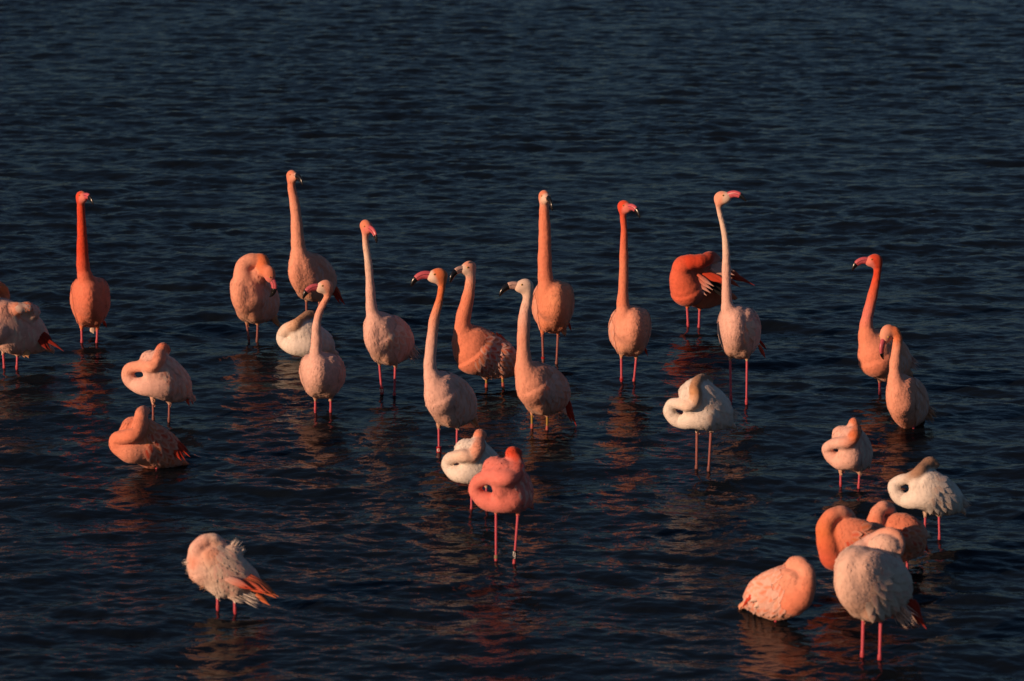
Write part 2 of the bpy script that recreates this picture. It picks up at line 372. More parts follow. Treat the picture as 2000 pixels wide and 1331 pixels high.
def flamingo(c):
    b0, b1, t0, t1 = c['box']; yaw = math.radians(c['yaw']); tau = math.radians(c.get('tilt', 28)); yw = c['yw']
    base = on_water((b0 + b1) / 2 if 'bu' not in c else c['bu'], yw); Y0 = base[1]
    s = FPX * cp / Y0 * 1.0    # photograph pixels per metre here (about)
    s = FPX / (base[1] * cp + CAM_H * sp)
    def P(u, v, d=0.0): return on_plane(u, v, Y0 + d / s) - base
    root = bpy.data.objects.new('flamingo', None); col.objects.link(root); root.location = base
    root['label'] = c['label']; root['category'] = 'flamingo'; root['group'] = 'flamingos wading in the lake'
    root.empty_display_size = 0.1
    # body frame
    f = np.array([-math.sin(yaw), -math.cos(yaw), 0.0]); up = np.array([0, 0, 1.0])
    bx = f * math.cos(tau) + up * math.sin(tau); by = np.cross(up, f); bz = np.cross(bx, by)
    R = np.array([bx, by, bz]); dims = np.array([L0 * c.get('lk', 1), W0, H0])
    lo = np.full(3, 9.0); hi = -lo
    for ct, rd, fit in TEMPLATE:
        if not fit: continue
        cw = (np.array(ct) * dims) @ R; e = np.sqrt(((R * (np.array(rd) * dims)[:, None]) ** 2).sum(0))
        lo = np.minimum(lo, cw - e); hi = np.maximum(hi, cw + e)
    pa = P(b0, t1); pb = P(b1, t0); want = pb - pa
    kx = want[0] / (hi[0] - lo[0]); kz = want[2] / (hi[2] - lo[2]); scale = np.array([kx, (kx * kz) ** .5, kz])
    cen = np.array([(pa[0] + pb[0]) / 2 - (lo[0] + hi[0]) / 2 * kx, 0.0, (pa[2] + pb[2]) / 2 - (lo[2] + hi[2]) / 2 * kz])
    ells = [(cen + ((np.array(ct) * dims) @ R) * scale, R, np.array(rd) * dims, scale) for ct, rd, fit in TEMPLATE]
    if c.get('low'): ells = ells[:5] + ells[7:]
    for (u, v, d, r) in c.get('lobes', []):
        ells.append((P(u, v, d), np.eye(3), np.array([r, r, r]) / s, np.ones(3)))
    for (u, v, d, ru, rv, rdp) in c.get('ell', []):
        ells.append((P(u, v, d), np.eye(3), np.array([ru, rdp, rv]) / s, np.ones(3)))
    def body_sdf(p):
        best = 9.0
        for cw, RR, rd, sc in ells:
            q = RR @ ((p - cw) / sc); k0 = math.sqrt(((q / rd) ** 2).sum()); k1 = math.sqrt(((q / rd ** 2) ** 2).sum())
            best = min(best, k0 * (k0 - 1) / max(k1, 1e-6) * min(sc))
        return best
    # neck path; d None = lie against the near side of the body
    pts = []; rad = []
    for qi, q in enumerate(c['neck']):
        u, v, r = q[0], q[1], q[-1]; d = q[2] if len(q) == 4 else c.get('nd')
        if d is None:
            bestd, bests, hit = 0, 9, None; dd = -170.0
            while dd < 90:
                sd = body_sdf(P(u, v, dd)) * s
                if sd < 0: hit = dd; break
                if sd < bests: bests, bestd = sd, dd
                dd += max(1.0, sd * .6)
            d = hit - r * (c.get('proud', .35) if qi > 1 else (-.75, -.25)[qi]) if hit is not None else min(bestd, 0)
        pts.append([*P(u, v, d), r / s])
    pts = np.array(pts)
    if c.get('auto'):   # even out the depth of a neck laid on the body
        y = pts[:, 1].copy()
        for i in range(1, len(y) - 1): pts[i, 1] = min(y[i], .25 * y[i - 1] + .5 * y[i] + .25 * y[i + 1])
    S_ = catmull(pts, 6); NP, NR = S_[:, :3], S_[:, 3] * (1.07 if c.get('auto') else 1.0)
    wob = np.arange(len(NP)); NR = NR * (1 + .028 * np.sin(wob * .9 + b0) + .02 * np.sin(wob * .37 + 2 * b0))
    tv = np.linspace(0, 1, len(NP))
    hd = c.get('head')
    allp = [NP.min(0) - NR.max(), NP.max(0) + NR.max()]
    for cw, RR, rd, sc in ells:
        e = np.sqrt(((RR * rd[:, None]) ** 2).sum(0)) * sc; allp += [cw - e, cw + e]
    if hd:
        hs = hd.get('s', 1.0); hc = P(hd['at'][0], hd['at'][1], hd.get('d', c.get('nd', 0))); ha = math.radians(hd['yaw']); hp = math.radians(hd.get('pitch', 0))
        hf0 = np.array([-math.sin(ha), -math.cos(ha), 0.0]); hx = hf0 * math.cos(hp) + up * math.sin(hp); hy = np.cross(up, hf0); hz = np.cross(hx, hy)
        rl = math.radians(hd.get('roll', 0)); hy, hz = hy * math.cos(rl) + hz * math.sin(rl), hz * math.cos(rl) - hy * math.sin(rl)
        HR = np.array([hx, hy, hz])
        allp += [hc - .09 * hs, hc + .09 * hs]
    lo = np.min(allp, 0); hi = np.max(allp, 0)
    legs = []
    for (u0, v0, u1, v1) in c.get('legs', []):
        du = (u0 - (b0 + b1) / 2); d = float(np.clip(-du * math.tan(max(-1.1, min(1.1, yaw))) * .6, -14, 14))
        legs.append((P(u0, v0, d), P(u1, v1, d)))
    fl = Field(lo, hi); GB = fl.new(); GN = fl.new(); GH = fl.new(); TN = np.zeros(fl.n, np.float32)
    for cw, RR, rd, sc in ells[:5]: add_ellipsoid(fl, GB, cw, RR, rd, sc, 0.024)
    for cw, RR, rd, sc in ells[5:]: add_ellipsoid(fl, GB, cw, RR, rd, sc, 0.016)
    for a, b in ([] if c.get('low') else legs):
        add_chain(fl, GB, np.array([a + (0, 0, .06), a + (b - a) / np.linalg.norm(b - a) * .012]), [0.026, 0.0075], 0.015)
    add_chain(fl, GN, NP, NR, 0, TN, tv)
    kj = c.get('join', 0.018)
    S = smin(GB, GN, kj)
    if hd:
        add_ellipsoid(fl, GH, hc, HR, np.array([.046, .034, .040]) * hs, np.ones(3), .01)
        add_ellipsoid(fl, GH, hc + (HR.T @ np.array([.030, 0, -.008])) * hs, HR, np.array([.032, .023, .027]) * hs, np.ones(3), .02)
        S = smin(S, GH, 0.022)
    V, F, act = surface_nets(fl, S)
    ia = tuple(act.T)
    db, dn, dh, tn = GB[ia], GN[ia], GH[ia], TN[ia]
    # colours
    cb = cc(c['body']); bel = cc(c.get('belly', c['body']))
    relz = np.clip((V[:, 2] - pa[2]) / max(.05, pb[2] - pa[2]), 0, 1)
    wb = np.clip((0.42 - relz) / 0.4, 0, 1)[:, None] * min(.85, c.get('stain', .6) * 1.35)  # plumage blends into the belly colour towards the bottom of the body
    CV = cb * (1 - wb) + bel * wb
    nc = np.array([cc(x) for x in c['ncol']]); xs = np.linspace(0, 1, len(nc))
    NC = np.stack([np.interp(tn, xs, nc[:, i]) for i in range(3)], 1)
    soft = c.get('soft', .03); wn = (1 / (1 + np.exp(-(db - dn) / soft * 3)))[:, None]
    CV = CV * (1 - wn) + NC * wn
    if hd:
        hcol = cc(hd.get('col', c['ncol'][-1])); wh = (1 / (1 + np.exp(-(np.minimum(db, dn) - dh) / .006)))[:, None]
        q = (V - hc) @ HR.T / hs
        face = cc(hd.get('face', hd.get('col', c['ncol'][-1]))); wf = np.clip((q[:, 0] - q[:, 2] * .5 - .012) / .02, 0, 1)[:, None]
        CV = CV * (1 - wh) + (hcol * (1 - wf) + face * wf) * wh
    for (u, v, d, r, cname, amt) in c.get('blobs', []):
        wgt = np.clip(1.4 - np.linalg.norm(V - P(u, v, d), axis=1) * s / r, 0, 1)[:, None] * amt
        CV = CV * (1 - wgt) + cc(cname) * wgt
    lump = np.clip(1 - wn[:, 0] * .55, 0, 1) * c.get('lump', 1)
    if hd: lump = lump * (1 - wh[:, 0])
    body = mesh_obj('body', V, F, M_BODY, root, cols=CV, lump=lump)
    # small contour feathers all over the plumage
    me = body.data; NRM = np.zeros(len(V) * 3, np.float32); me.vertices.foreach_get('normal', NRM); NRM = NRM.reshape(-1, 3)
    r2 = np.random.default_rng(int(b0) + 500); pick = r2.random(len(V)) < np.where(wn[:, 0] > .5, .16, .12)
    if hd: pick &= wh[:, 0] < .5
    pv, nn, cv, on, tt = V[pick], NRM[pick], CV[pick], wn[pick, 0], tn[pick]
    tang = np.gradient(NP, axis=0); ti = np.clip((tt * (len(NP) - 1)).round().astype(int), 0, len(NP) - 1)
    dr = np.where(on[:, None] > .5, -tang[ti] / (np.linalg.norm(tang[ti], axis=1)[:, None] + 1e-9), -bx * .8 + np.array([0, 0, -.75]))
    dr = dr + r2.normal(0, .16, dr.shape); dr -= nn * (dr * nn).sum(1)[:, None]; dr /= np.linalg.norm(dr, axis=1)[:, None] + 1e-9
    sd = np.cross(dr, nn); m = len(pv); ln = (np.where(on > .5, .010, .016) * r2.uniform(.7, 1.3, m))[:, None]; wd = ln * .27
    lf = ln * r2.uniform(.01, .05, m)[:, None]
    q0 = pv + nn * .0004 - sd * wd * .6; q1 = pv + nn * .0004 + sd * wd * .6
    q2 = pv + dr * ln * .6 + nn * (lf * .55 + .0006) + sd * wd; q3 = pv + dr * ln * .6 + nn * (lf * .55 + .0006) - sd * wd; q4 = pv + dr * ln + nn * lf
    VV = np.stack([q0, q1, q2, q3, q4], 1).reshape(-1, 3); i5 = np.arange(m)[:, None] * 5
    FF = np.vstack([np.hstack([i5, i5 + 1, i5 + 2]), np.hstack([i5, i5 + 2, i5 + 3]), np.hstack([i5 + 3, i5 + 2, i5 + 4])])
    kc = r2.uniform(.94, 1.05, m)[:, None] * np.ones((1, 3)); cvv = np.clip(np.repeat((cv * kc)[:, None, :], 5, 1).reshape(-1, 3), 0, .82)
    fo = mesh_obj('contour_feathers', VV, FF, M_WING, body, cols=cvv); fo['kind'] = 'stuff'
    fn = nn + r2.normal(0, .05, nn.shape); fn /= np.linalg.norm(fn, axis=1)[:, None]
    fo.data.normals_split_custom_set_from_vertices(np.repeat(fn, 5, 0).tolist())
    # folded wings: rows of overlapping feathers lying on the body
    bvh = BVHTree.FromPolygons([Vector(v) for v in V], [tuple(x) for x in F.tolist()])
    wc = [cc(x) for x in c.get('wing', [c['body']])]; we = cc(c.get('wedge', c['body']))
    rr = random.Random(hash(c['label']) % 1000 if False else len(c['label']) * 31 + int(b0))
    rows = c.get('rows', 7); lift = c.get('lift', .006) * .45
    for sgn in (1, -1):
        VV, FF, CL = [], [], []
        for a in range(8):
            for q in range(rows):
                x = .44 - .155 * a - .06 * (q % 2); z = .80 - 1.02 * q / (rows - 1) - .02 * a
                x += rr.uniform(-.015, .015); z += rr.uniform(-.015, .015)
                if (x > .15 and z < -.1) or (x < -.55 and z < .05): continue
                loc = np.array([x, 0, z]) * dims
                rt = cen + (loc @ R) * scale
                zr = (z + .25) / 1.05; an = math.radians(14 + 48 * (1 - zr) * (1 - .5 * a / 7) + rr.uniform(-4, 4)); dl = np.array([-math.cos(an), 0, -math.sin(an)])
                dv = (dl @ R) * scale; dv /= np.linalg.norm(dv)
                cast = (np.array([0, sgn, .25 if z > .3 else 0]) @ R); cast /= np.linalg.norm(cast)
                pv = np.cross(dv, cast); pv /= np.linalg.norm(pv)
                sz = (kx + kz) / 2 * (.75 + .6 * a / 7)
                base_c = wc[min(len(wc) - 1, int(rr.random() * len(wc)))] * rr.uniform(.88, 1.08)
                ed = we * rr.uniform(.92, 1.06)
                feather(bvh, rt, dv, pv, cast, c.get('fl', .074) * sz * rr.uniform(.85, 1.2), .0225 * sz * rr.uniform(.85, 1.2), lift * rr.uniform(.4, 1.3), np.minimum(base_c, .8), np.minimum(ed, .8), VV, FF, CL)
        if len(FF) >= 150 and c.get('wings', True):
            wo = mesh_obj('wing', np.array(VV), FF, M_WING, root, cols=np.array(CL)); wm = wo.data
            vn = np.zeros(len(VV) * 3, np.float32); wm.vertices.foreach_get('normal', vn); vn = vn.reshape(-1, 3); out = []
            for p_, n_ in zip(VV, vn):
                bn_ = np.array(bvh.find_nearest(Vector(p_))[1]); n_ = n_ if n_.dot(bn_) > 0 else -n_; q_ = n_ * c.get('crisp', .45) + bn_ * (1 - c.get('crisp', .45)); out.append(tuple(q_ / np.linalg.norm(q_)))
            wm.normals_split_custom_set_from_vertices(out)
    # the larger coverts of the near wing, each a feather of its own, fanned back from the shoulder
    for fan in c.get('fan', []):
        cu, cv, sx, rmax, tilt_, cols_, edge_ = fan[:7]; fs = fan[7] if len(fan) > 7 else 1.0; lf_ = fan[8] if len(fan) > 8 else 1.3; near = [o_ for o_ in root.children if o_.name.startswith('wing')]
        step = 9.5 * fs; rad_ = step * .8; cols_ = [cc(x) for x in cols_]
        while rad_ <= rmax:
            na = max(3, int(rad_ * 1.75 / (7.6 * fs)))
            for k_ in range(na + 1):
                th = math.radians(-30 + 130 * (k_ + rr.uniform(-.12, .12) + .5 * (int(rad_ / step) % 2)) / na)
                if th > math.radians(112): continue
                u_, v_ = cu + sx * rad_ * math.cos(th), cv + rad_ * math.sin(th)
                an = .55 * th + .45 * math.radians(tilt_); L_ = (15 + 10 * rad_ / max(rmax, 1)) * fs
                dv = np.array([sx * math.cos(an), 0.15, -math.sin(an)]); dv /= np.linalg.norm(dv); pv = np.array([math.sin(an) * sx, 0, math.cos(an)])
                VV, FF, CL = [], [], []; ca = cols_[int(rr.random() * len(cols_))] * rr.uniform(.9, 1.08); cb_ = cc(edge_) * rr.uniform(.92, 1.05)
                ok = feather(bvh, P(u_, v_, 0), dv, pv, np.array([0, -1.0, 0.0]), L_ / s, 5.8 * fs / s * rr.uniform(.9, 1.15), .0042 * fs * lf_ * rr.uniform(.7, 1.2), np.minimum(ca, .8), np.minimum(cb_, .8), VV, FF, CL)
                if ok:
                    VV = [q_ + np.array([0, -.0022 - .0012 * (1 - rad_ / rmax), 0]) for q_ in VV]
                    fo = mesh_obj('covert_feather', VV, FF, M_WING, near[0] if near else root, cols=np.array(CL))
                    vn = np.zeros(len(VV) * 3, np.float32); fo.data.vertices.foreach_get('normal', vn); vn = vn.reshape(-1, 3); out = []
                    for p_, n_ in zip(VV, vn):
                        bn_ = np.array(bvh.find_nearest(Vector(p_))[1]); n_ = n_ if n_.dot(bn_) > 0 else -n_; q_ = n_ * .5 + bn_ * .5; out.append(tuple(q_ / np.linalg.norm(q_)))
                    fo.data.normals_split_custom_set_from_vertices(out)
            rad_ += step
    for (u0, v0, d0, u1, v1, d1, wpx, c0, c1) in c.get('tail', []):
        blade(P(u0, v0, d0), P(u1, v1, d1), wpx / s, cc(c0), cc(c1), root)
    for (u0, v0, d0, u1, v1, d1, spx, c0, c1) in c.get('tufts', []):
        tuft(P(u0, v0, d0), P(u1, v1, d1), spx / s, cc(c0), cc(c1), root)
    # bill and eyes
    if hd:
        H = lambda p: hc + (HR.T @ np.array(p)) * hs
        prof = [(.046, .000, .0215, .0150), (.062, .0015, .0215, .0145), (.080, .0005, .0205, .0135), (.097, -.006, .0195, .0125), (.110, -.0150, .0180, .0112), (.122, -.0270, .0152, .0095), (.131, -.0410, .0112, .0075), (.137, -.0540, .0065, .0050), (.139, -.0630, .0022, .0022)]
        prof = catmull(np.array(prof), 4); cut = int(len(prof) * hd.get('cut', .56 if hd.get('bill', 'pink') == 'pink' else .36))
        def sweep(pr): return tube([H((p[0], 0, p[1])) for p in pr], [(p[3] * hs, p[2] * hs) for p in pr], 14, hy)
        bill = mesh_obj('bill', *sweep(prof[:cut + 1]), M_BILL[hd.get('bill', 'pink')], root)
        tip = np.array(prof[cut:]); tip[0, 2:] *= 1.015
        mesh_obj('bill_tip', *sweep(tip), M_BLACK, bill)
        for sg in (1, -1):
            g = [H((p[0], sg * p[3] * .985, p[1] + p[2] * (.22 - .25 * i / len(prof)))) for i, p in enumerate(prof[1:cut + 2])]
            mesh_obj('gape_line', *tube(g, [.0011 * hs] * len(g), 6), M_BLACK, bill)
            ey = mesh_obj('eye', *ball(H((.026, sg * .0275, .010)), .0058 * hs), M_EYE, root)
            mesh_obj('pupil', *ball(H((.0275, sg * .0315, .0105)), .0027 * hs, 8, 6), M_BLACK, ey)
    # legs
    for i, (a, b) in enumerate(legs):
        ax = (b - a) / np.linalg.norm(b - a); n = 14
        top = a - ax * .03; end = b + ax * (.22 / max(.3, -ax[2])); lc = c.get('leg', 'pink'); r0 = c.get('lr', 2.1) / s
        pth = [top + (end - top) * t for t in np.linspace(0, 1, n)]
        leg = mesh_obj('leg', *tube(pth, [r0 * (1.12 - .18 * t + .05 * math.sin(9 * t + i)) for t in np.linspace(0, 1, n)], 10), M_LEG[lc], root)
        kc = b - ax * .012
        mesh_obj('knee_joint', *tube([kc + ax * t for t in (-.022, -.012, 0, .012, .022)], [r0 * .95, r0 * 1.3, r0 * 1.5, r0 * 1.3, r0 * .9], 10), M_KNEE[lc], leg)
        for (li, v, hpx, rc, txt, vert) in c.get('rings', []):
            if li != i: continue
            t = (P(0, v)[2] - a[2]) / ax[2]; pc = a + ax * t; hh = hpx / s; rr_ = c.get('ringr', 3.6) / s
            rg = mesh_obj('leg_ring', *tube([pc + ax * q for q in (-hh / 2, -hh / 2 + .001, hh / 2 - .001, hh / 2)], [rr_ * .93, rr_, rr_, rr_ * .93], 20), M_RING[rc], leg, smooth=False)
            if txt: ring_text(txt, pc, ax, rr_, hh, rg, vert)
    return root

# ------------------------------------------------------------------ the flock (control points measured in photograph pixels at each bird's own distance)
def bird(**k): flamingo(k)
# A preening bird cut by the frame
bird(label='pale pink preening flamingo with orange shoulders and ragged red tail beside the red-necked one', yw=722, yaw=50, box=(-34, 88, 578, 697),
     neck=[(-10, 640, -30, 34), (-22, 600, -30, 22), (-24, 570, -20, 14), (-10, 560, -5, 12), (4, 566, 5, 11), (10, 580, 14, 10)], ncol=['pale', 'peach', 'orange', 'orange'],
     ell=[(32, 604, -30, 20, 13, 16), (52, 602, -22, 16, 12, 16), (66, 610, -10, 12, 14, 16)], join=.012, body='pale', belly='tan', stain=.35, wing=['pale', 'cream'],
     blobs=[(46, 602, -36, 26, 'orange', .85), (66, 604, -20, 18, 'coral', .8), (12, 600, -50, 22, 'peach', .6)], soft=.02,
     tail=[(72, 655, 0, 92, 684, -4, 6, 'darkred', 'darkred'), (76, 655, 0, 100, 686, 0, 5, 'darkred', 'darkred'), (82, 652, 2, 108, 678, 2, 5, 'darkred', 'darkred'), (84, 650, 4, 104, 670, 6, 5, 'scarlet', 'darkred'), (96, 664, 2, 125, 687, 2, 2.6, 'darkred', 'darkred'), (50, 682, -6, 56, 700, -6, 7, 'tan', 'tan'), (46, 684, -2, 48, 699, -2, 7, 'cream', 'tan')],
     legs=[(6, 688, 8.5, 722), (34, 692, 33, 721)])
# B
bird(label='tall upright flamingo with deep red head and straight red neck', yw=671, yaw=-6, box=(138.5, 212.6, 533, 643), nd=-46,
     neck=[(174, 585, -40, 22), (168, 548, 16), (163.5, 530, 13.5), (161.5, 505, 11.8), (160.5, 470, 10), (159.5, 440, 8.8), (158, 410, 7.4), (157.5, 395, 7)],
     ncol=['salmon', 'coral', 'red', 'red', 'red'], body=(.70, .20, .12), belly='orange', soft=.05, wing=['salmon', 'coral'], wedge='salmon',
     head=dict(at=(159, 385), yaw=-38, pitch=10, s=.95, cut=.42, col='red', face='rose'),
     tail=[(200, 625, 40, 209, 641, 44, 3, 'red', 'scarlet'), (180, 640, 30, 183, 652, 30, 6, 'cream', 'cream')],
     legs=[(159.5, 641, 160, 671), (190.5, 641, 189, 672)])
# C sleeping
bird(label='pink sleeping flamingo on thin legs, behind the bright orange red-tailed sleeper', yw=825, yaw=58, box=(283, 371, 685, 788), auto=1, proud=.32, join=.020, soft=.012,
     neck=[(318, 752, 24), (288, 755, 18), (264, 750, 13.5), (250, 735, 12), (256, 719, 11), (278, 715, 10), (297, 716, 10), (309, 704, 10), (314, 688, 10), (318, 680, 10), (326, 684, 5, 7)],
     ncol=['pale', 'pale', 'peach', 'peach', 'salmon', 'coral'], body='pale', belly='tan', stain=.3, wing=['pale', 'peach', 'cream'], wedge='pale', lobes=[(292, 704, -4, 19)], lift=.008,
     tufts=[(360, 766, 20, 378, 788, 24, 9, 'pale', 'pale')], tail=[(364, 776, 18, 370, 794, 20, 3, 'red', 'scarlet'), (368, 772, 22, 378, 792, 24, 2.5, 'red', 'scarlet')],
     legs=[(299, 786, 299.5, 822), (331, 786, 330, 824)], leg='dusky')
# D low orange sleeper
bird(label='bright orange sleeping flamingo with red tail, belly on the water before a pink sleeper', yw=912, yaw=58, box=(236, 355, 812, 920), low=1, auto=1, proud=.4, join=.01, soft=.02,
     neck=[(280, 878, 26), (252, 882, 20), (231, 870, 16), (230, 857, 13), (251, 853, 13), (268, 846, 13), (275, 825, 12.5), (277, 806, 11.5), (284, 803, 8, 9)],
     ncol=['peach', 'salmon', 'salmon', 'salmon', 'peach'], body='salmon', belly='orange', wing=['orange', 'red', 'orange', 'peach'], wedge='peach', lobes=[(256, 833, 0, 18)], lift=.006, fan=[(302, 834, 1, 52, 46, ['orange', 'coral', 'red'], 'peach', 1.05, 2.2)],
     blobs=[(315, 850, -40, 34, 'orange', .7)],
     tail=[(340, 862, 0, 371, 893, 0, 4, 'red', 'scarlet'), (338, 868, -6, 362, 899, -6, 4.5, 'scarlet', 'scarlet'), (342, 858, 6, 372, 886, 6, 3.5, 'red', 'scarlet'), (336, 872, -10, 354, 900, -10, 5, 'red', 'scarlet')], legs=[(290, 912, 290, 916), (306, 912, 306, 916)])
# E front preener
bird(label='fluffy pale pink flamingo with orange wing tips and wind-blown feathers, alone ahead of the flock', yw=1197, yaw=74, tilt=22, box=(376, 505, 1062, 1170), join=.012, soft=.02, lk=1.05,
     neck=[(398, 1110, -8, 34), (386, 1086, -14, 20), (388, 1068, -14, 15), (402, 1057, -10, 14), (418, 1056, -6, 13.5), (430, 1062, -4, 11)],
     ncol=['pale', 'pale', 'pale', 'cream', 'pale'], body='cream', belly='white', stain=.4, wing=['pale', 'cream', 'pale'], wedge='cream', lift=.006,
     ell=[(450, 1082, 2, 24, 20, 24), (485, 1162, 8, 26, 9, 12)], blobs=[(410, 1078, -40, 26, 'orange', .5), (378, 1098, -30, 14, 'salmon', .6), (464, 1141, -30, 22, 'red', .75)],
     tail=[(440, 1130, -40, 480, 1148, -42, 6, 'pale', 'coral'), (446, 1128, -40, 490, 1148, -40, 6, 'pale', 'red'), (452, 1136, -40, 496, 1152, -38, 6, 'coral', 'red'), (478, 1140, -30, 514, 1160, -32, 6, 'orange', 'red'), (486, 1124, -16, 544, 1166, -20, 7.5, 'coral', 'orange'), (484, 1128, -20, 538, 1163, -24, 7.5, 'coral', 'orange'), (480, 1132, -24, 530, 1160, -28, 7.5, 'orange', 'coral'), (488, 1136, -14, 540, 1169, -16, 6.5, 'coral', 'orange'), (474, 1134, -30, 520, 1158, -32, 7, 'coral', 'coral'),
           (480, 1146, -4, 522, 1168, -4, 6, 'black', 'black'), (486, 1150, -2, 528, 1172, -2, 4, 'black', 'black'), (500, 1160, -8, 527, 1183, -8, 5, 'orange', 'orange'), ],
     tufts=[(470, 1160, -10, 506, 1178, -10, 10, 'white', 'white'), (446, 1162, -16, 478, 1174, -14, 10, 'cream', 'white'), (450, 1074, 0, 467, 1053, 4, 9, 'cream', 'white'), (460, 1080, 0, 480, 1070, 4, 9, 'cream', 'white'), (392, 1096, -24, 355, 1101, -22, 9, 'cream', 'white'), (390, 1110, -24, 362, 1114, -20, 9, 'cream', 'cream'), (392, 1124, -24, 372, 1132, -20, 9, 'cream', 'tan'), (404, 1140, -20, 388, 1148, -20, 9, 'cream', 'tan')],
     legs=[(425, 1164, 425.5, 1192), (458, 1170, 459.5, 1198)], lr=2.6)
# F preening with visible head
bird(label='peach flamingo bending its neck over to preen its side with black bill tip down', yw=668, yaw=26, box=(453, 542, 528, 636), nd=-30, join=.02, soft=.04,
     neck=[(490, 580, -30, 26), (478, 548, -34, 21), (474, 528, -34, 17), (483, 513, -32, 15), (498, 509, -30, 14), (511, 510, -30, 13.5), (514, 519, -36, 13), (516, 527, -44, 11), (524, 531, -50, 9)],
     ncol=['peach', 'peach', 'peach', 'orange', 'orange', 'salmon'], body='peach', belly='tan', stain=.5, wing=['peach', 'pale'], wedge='peach',
     ell=[(500, 540, -26, 22, 20, 22)], head=dict(at=(526, 534), yaw=-66, pitch=-66, s=1.0, cut=.42, d=-50, col='salmon', face='rose'),
     tail=[(528, 612, 30, 546, 640, 36, 6, 'tan', 'orange'), (532, 612, 32, 550, 644, 36, 4, 'tan', 'brown')], legs=[(482, 632, 486, 664), (503.5, 632, 502, 668)], leg='dusky')
# G
bird(label='tallest peach flamingo stretching its neck up, standing behind a white sleeper', yw=640, yaw=36, box=(566, 654, 486, 591), nd=-34, tilt=24,
     neck=[(600, 540, -20, 28), (586, 506, 19), (583, 485, 14.5), (581, 463, 12.5), (579, 430, 11), (575, 395, 9.5), (570, 370, 7.8), (569, 355, 7.5)],
     ncol=['peach', 'peach', 'peach', 'salmon'], body='peach', belly='tan', stain=.5, soft=.05, wing=['peach', 'pale'], wedge='peach',
     head=dict(at=(570, 344), yaw=-34, pitch=4, s=.95, cut=.18, col='salmon', face='peach', bill='pale'),
     tail=[(650, 566, 40, 664, 594, 46, 3.5, 'scarlet', 'scarlet'), (654, 566, 40, 674, 596, 46, 3.5, 'scarlet', 'scarlet'), (652, 556, 40, 668, 584, 46, 4, 'scarlet', 'orange')], legs=[(598.5, 586, 599, 640), (624, 588, 623, 642)], leg='dusky')
# H white sleeper behind I
bird(label='white sleeping flamingo with brownish neck resting low on the water behind a pink standing flamingo', yw=696, yaw=60, box=(566, 652, 622, 697), low=1, auto=1, proud=.4, join=.020, soft=.012,
     neck=[(604, 672, 24), (580, 676, 18), (559, 668, 15), (554, 653, 12), (563, 641, 10.5), (577, 634, 9.5), (590, 624, 8.5), (600, 616, 8.5), (608, 614, 0, 7)],
     ncol=['white', 'white', 'white', 'cream', 'tan', 'brown', 'tan'], body='white', belly='cream', wing=['white', 'cream'], wedge='white', lobes=[(586, 634, 2, 12)], legs=[(598, 690, 598, 698), (616, 690, 616, 698)])
# I
bird(label='pink flamingo with slim curved neck and bright pink bill, standing before a white sleeper', yw=805, yaw=4, box=(587.5, 672, 682, 782), nd=-44,
     neck=[(622, 735, -42, 18), (617, 705, -46, 14.5), (617, 688, 12.2), (618, 668, 10.5), (618, 645, 9), (620, 625, 7.8), (626, 605, 6.8), (635, 588, 6.2), (641, 575, 6.6), (641, 566, 7)],
     ncol=['pale', 'pale', 'pale', 'peach', 'salmon'], body='pale', belly='tan', stain=.5, soft=.03, wing=['pale', 'peach'], wedge='pale',
     head=dict(at=(636, 560), yaw=72, pitch=-2, s=.95, col='peach', face='cream'), legs=[(616, 780, 616, 803), (646, 780, 646, 806)])
# J
bird(label='pale pink flamingo with a red leg ring reading 33 and pink bill drooping', yw=773, yaw=32, box=(712, 806, 605, 716), nd=-40, tilt=24,
     neck=[(748, 655, -30, 28), (733, 628, 17), (726, 605, 11.2), (724, 580, 10), (722, 545, 7.8), (719, 510, 7.2), (714, 475, 6.2), (713.5, 455, 6)],
     ncol=['pale', 'pale', 'pale', 'cream', 'peach'], body='pale', belly='tan', stain=.5, soft=.04, wing=['pale', 'peach'], wedge='pale', fan=[(766, 632, 1, 34, 60, ['pale', 'peach'], 'cream')],
     head=dict(at=(714.5, 442), yaw=-36, pitch=-14, s=.92, col='salmon', face='rose'),
     tufts=[(794, 672, 30, 816, 704, 34, 12, 'pale', 'cream')],
     legs=[(741, 710, 746, 772), (772, 714, 770, 775)], rings=[(0, 764, 13, 'red', '33', False)], ringr=4)
# K
bird(label='pink flamingo with raised pink bill and red lettered leg ring, left of the orange-winged flamingo', yw=889, yaw=42, box=(831, 929, 721, 838), nd=-38, tilt=24,
     neck=[(862, 775, -30, 32), (846, 742, 18), (840, 718, 12.5), (841, 690, 11.4), (845, 650, 10.4), (849, 620, 9.4), (857, 592, 7.6), (862, 566, 6.7), (863, 553, 7.5)],
     ncol=['pale', 'pale', 'pale', 'peach', 'orange', 'orange'], body='pale', belly='tan', stain=.45, soft=.04, wing=['pale', 'peach'], wedge='pale',
     head=dict(at=(857, 539), yaw=82, pitch=4, s=1.02, col='orange', face='cream'),
     tail=[(918, 806, 36, 936, 836, 40, 5, 'tan', 'orange'), (914, 806, 36, 930, 836, 40, 6, 'pale', 'tan')],
     legs=[(857, 832, 857.5, 888), (893, 834, 892, 889)], rings=[(0, 881, 12, 'red', 'G', False)], ringr=5)
